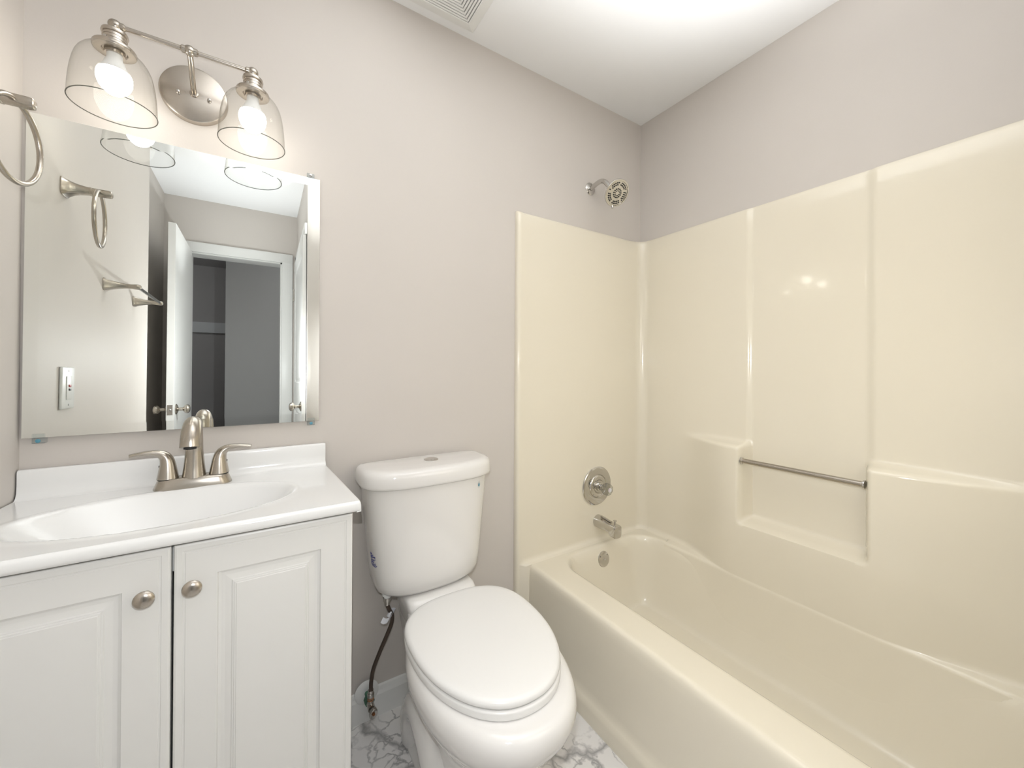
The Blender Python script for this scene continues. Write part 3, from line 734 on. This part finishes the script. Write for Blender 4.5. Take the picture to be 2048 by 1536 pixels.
# bowl
def bowl_ring(z, w2, yfr, wd, ybk, ymid, n=40, cx=BX):
    z = z*1.0215; w2 = w2*.985
    """half outline: narrow deck at the back, flares to the bowl, elliptical front"""
    half = []
    for k in range(n+1):
        t = k/n; y = ybk+(ymid-ybk)*t; f = ss(.20, 1.0, t); half.append((wd+(w2-wd)*f**.9, y))
    for k in range(1, n+1):
        a = math.pi/2*k/n; half.append((w2*math.cos(a)**(.86), ymid-(ymid-yfr)*math.sin(a)**(.96)))
    R = [(cx+x, y, z) for x, y in half]; L = [(cx-x, y, z) for x, y in half[::-1][1:]]
    return R+L
lv = [(.000, .118, -.560, .118, -.13, -.33), (.016, .118, -.560, .118, -.13, -.33), (.022, .108, -.553, .108, -.13, -.33), (.06, .102, -.548, .105, -.13, -.34), (.14, .100, -.548, .102, -.13, -.36), (.18, .104, -.560, .102, -.13, -.38), (.22, .118, -.588, .102, -.12, -.40), (.26, .140, -.630, .103, -.10, -.41),
      (.30, .164, -.674, .105, -.08, -.42), (.33, .180, -.703, .107, -.06, -.425), (.355, .190, -.720, .110, -.05, -.43), (.378, .1950, -.730, .112, -.045, -.43), (.396, .1945, -.7295, .113, -.045, -.43), (.409, .1900, -.7240, .112, -.045, -.43), (.417, .183, -.716, .110, -.048, -.43), (.4195, .172, -.704, .105, -.055, -.43), (.4198, .10, -.60, .07, -.10, -.40)]
bm = bmesh.new(); loft(bm, [bowl_ring(*a) for a in lv])
# tank platform
def plat(z, w2, y0, y1): return [(BX-.01+w2*c, (y0+y1)/2+(y1-y0)/2*s2, z) for c, s2 in [(math.copysign(abs(math.cos(a))**.3, math.cos(a)), math.copysign(abs(math.sin(a))**.3, math.sin(a))) for a in [2*math.pi*k/40 for k in range(40)]]]
loft(bm, [plat(.36, .10, -.24, -.035), plat(.42, .112, -.235, -.035), (plat(.448, .116, -.215, -.035)), plat(.456, .113, -.205, -.037), plat(.4605, .106, -.198, -.04)])
# trapway bulges at both sides of the foot
for sgn in (-1, 1):
    tube(bm, spline([(BX+sgn*.085, -.16, .02), (BX+sgn*.098, -.19, .12), (BX+sgn*.102, -.26, .185), (BX+sgn*.10, -.34, .15), (BX+sgn*.095, -.40, .06), (BX+sgn*.09, -.42, .01)], 6), [.045]*31, 18)
bw = finish('bowl', bm, PORC, to, angle=70)
for sgn in (-1, 1):
    bm = bmesh.new(); lathe(bm, (BX+sgn*.122, -.34, .0), (0, 0, 1), [(0, .018), (.020, .017), (.030, .013), (.034, .005), (.0345, .0001)], 24, cap1=False); finish('bolt_cap', bm, SEATP, to)
# seat and lid
def egg(z, w2, yfr, ybk, n=96, ymid=-.402, cx=BX):
    out = []; z += .009; yfr += .004; ybk += .004
    for k in range(n):
        a = 2*math.pi*k/n; c, s2 = math.cos(a), math.sin(a)
        if s2 < 0: out.append((cx+w2*math.copysign(abs(c)**.92, c), ymid+(ymid-yfr)*-abs(s2)**.96, z))
        else: out.append((cx+w2*math.copysign(abs(c)**.74, c), ymid+(ybk-ymid)*abs(s2)**.74, z))
    return out
bm = bmesh.new(); loft(bm, [egg(.4212, .178, -.677, -.236), egg(.4225, .1825, -.6825, -.233), (egg(.436, .1835, -.6835, -.232)), egg(.4395, .1815, -.681, -.234), egg(.4405, .177, -.676, -.238)])
finish('seat', bm, SEATP, to, angle=50)
bm = bmesh.new(); loft(bm, [egg(.4428, .176, -.672, -.236), egg(.4436, .1815, -.6785, -.231), egg(.4480, .1835, -.6805, -.229), egg(.4540, .1825, -.6795, -.230), egg(.4585, .1790, -.6755, -.233), egg(.4610, .1725, -.668, -.239), egg(.4622, .160, -.652, -.25), egg(.4632, .10, -.57, -.31), egg(.4636, .02, -.45, -.39)])
finish('lid', bm, SEATP, to, angle=60)
for sgn in (-1, 1):
    bm = bmesh.new(); tube(bm, [(BX+sgn*.055, -.218, .440), (BX+sgn*.095, -.218, .440)], .0090, 18); finish('hinge', bm, SEATP, to)
# tank bolts / shank under the tank
bm = bmesh.new(); lathe(bm, (.338, -.105, .466), (0, 0, -1), [(0, .017), (.014, .017), (.015, .011), (.022, .011)], 12); finish('fill_valve_shank', bm, BULBN, to, angle=20)

# ------------------------------------------------------------------ water supply
su = thing('water_supply_line', 'dark braided supply hose from the floor valve up to the toilet tank', 'hose', (.335, -.105, .10))
bm = bmesh.new(); hp = spline([(.337, -.105, .438), (.338, -.107, .42), (.345, -.108, .40), (.353, -.107, .382), (.352, -.103, .355), (.339, -.095, .315), (.320, -.086, .265), (.303, -.079, .215), (.297, -.076, .175), (.296, -.075, .145)], 6)
tube(bm, hp, .0062, 14); finish('hose', bm, HOSE, su)
bm = bmesh.new(); lathe(bm, (.3375, -.105, .4435), (0, 0, -1), [(0, .0125), (.010, .0125), (.011, .009), (.017, .0085), (.024, .0082)], 14); finish('top_nut', bm, OLDCHROME, su, angle=20)
bm = bmesh.new(); lathe(bm, (.296, -.075, .148), (0, 0, -1), [(0, .0085), (.010, .0085), (.011, .0105), (.021, .0105)], 14); finish('bottom_nut', bm, OLDCHROME, su, angle=20)
bm = bmesh.new(); P = []
for k in range(15):
    a = R_(-60+k*22); P.append((Vector((.350, -.108, .392))+Vector((math.cos(a)*.0105, math.sin(a)*.0105, .0))))
P = [Vector((.318, -.118, .384)), Vector((.326, -.122, .379)), Vector((.337, -.1215, .379))]+P[3:]
rows = [[tuple(p+Vector((-.004, -.0, -.007))) for p in P], [tuple(p+Vector((.004, 0, .008))) for p in P]]
V = grid(bm, rows); bmesh.ops.solidify(bm, geom=bm.faces[:], thickness=.0006); finish('paper_tag', bm, PAPER, su)
vv = thing('shutoff_valve', 'corroded chrome shutoff valve at the wall beside the vanity foot', 'valve', (.294, -.013, .10))
bm = bmesh.new(); lathe(bm, (.297, -.0133, .098), (0, -1, 0), [(0, .038), (.002, .038), (.006, .033), (.008, .022), (.0085, .012)], 48, cap1=True); finish('wall_plate', bm, TRIM, vv)
bm = bmesh.new(); tube(bm, [(.296, -.02, .100), (.296, -.072, .100)], .0075, 16); finish('stub_pipe', bm, VERDI, vv)
bm = bmesh.new(); tube(bm, [(.296, -.045, .100), (.296, -.062, .100)], [.0155, .0155], 8); finish('corroded_nut', bm, VERDI, vv, angle=20)
bm = bmesh.new(); tube(bm, [(.296, -.060, .100), (.296, -.092, .098)], .011, 18); tube(bm, [(.296, -.075, .096), (.296, -.075, .124)], .0088, 18); finish('valve_body', bm, OLDCHROME, vv)
bm = bmesh.new(); torus(bm, (.296, -.075, .124), (0, 0, 1), .0085, .0018, 24, 8); torus(bm, (.296, -.075, .118), (0, 0, 1), .0085, .0018, 24, 8); finish('copper_ring', bm, COPPER, vv)
bm = bmesh.new(); hdl = Vector((.12, -.95, -.28)).normalized(); hb = Vector((.296, -.092, .098)); d, u_, v_ = frame(hdl)
tube(bm, [hb, hb+hdl*.008], .006, 14)
rings = []
for h, k1 in ((.006, .75), (.008, .95), (.012, 1), (.016, .97), (.018, .8), (.0165, .55), (.016, .05)):
    rings.append([hb+hdl*h+u_*math.cos(2*math.pi*i/36)*.0125*k1+v_*math.sin(2*math.pi*i/36)*.0215*k1 for i in range(36)])
loft(bm, rings); hh = finish('oval_handle', bm, OLDCHROME, vv)
bm = bmesh.new(); lathe(bm, hb+hdl*.0155, hdl, [(0, .0045), (.003, .0042), (.004, .002)], 12); finish('rusty_screw', bm, RUST, hh)

# ------------------------------------------------------------------ ceiling vent
VXa, VXb, VYa, VYb = .375, .664, -.322, -.035
ve = thing('ceiling_vent', 'white square exhaust fan grille with concentric slots on the ceiling', 'vent', ((VXa+VXb)/2, (VYa+VYb)/2, H))
bm = bmesh.new()
def sqr(i, z): return [(VXa+i, VYa+i, z), (VXb-i, VYa+i, z), (VXb-i, VYb-i, z), (VXa+i, VYb-i, z)]
loft(bm, [sqr(0, H-.0005), sqr(.001, H-.004), sqr(.003, H-.006), sqr(.033, H-.013), sqr(.036, H-.0135), sqr(.0385, H-.011), sqr(.0385, H-.004)], cap0=False, cap1=False); finish('frame', bm, TRIM, ve, smooth=False)
bm = bmesh.new(); loft(bm, [sqr(.0385, H-.0042), sqr(.12, H-.0042)], cap0=False); finish('backing', bm, SLOT, ve, smooth=False)
i = .0415
while i < .135:
    bm = bmesh.new(); loft(bm, [sqr(i, H-.0045), sqr(i, H-.0120), sqr(i+.001, H-.013), sqr(i+.0062, H-.013), sqr(i+.0072, H-.012), sqr(i+.0072, H-.0045)], cap0=False, cap1=False); finish('louver', bm, TRIM, ve, smooth=False); i += .0102
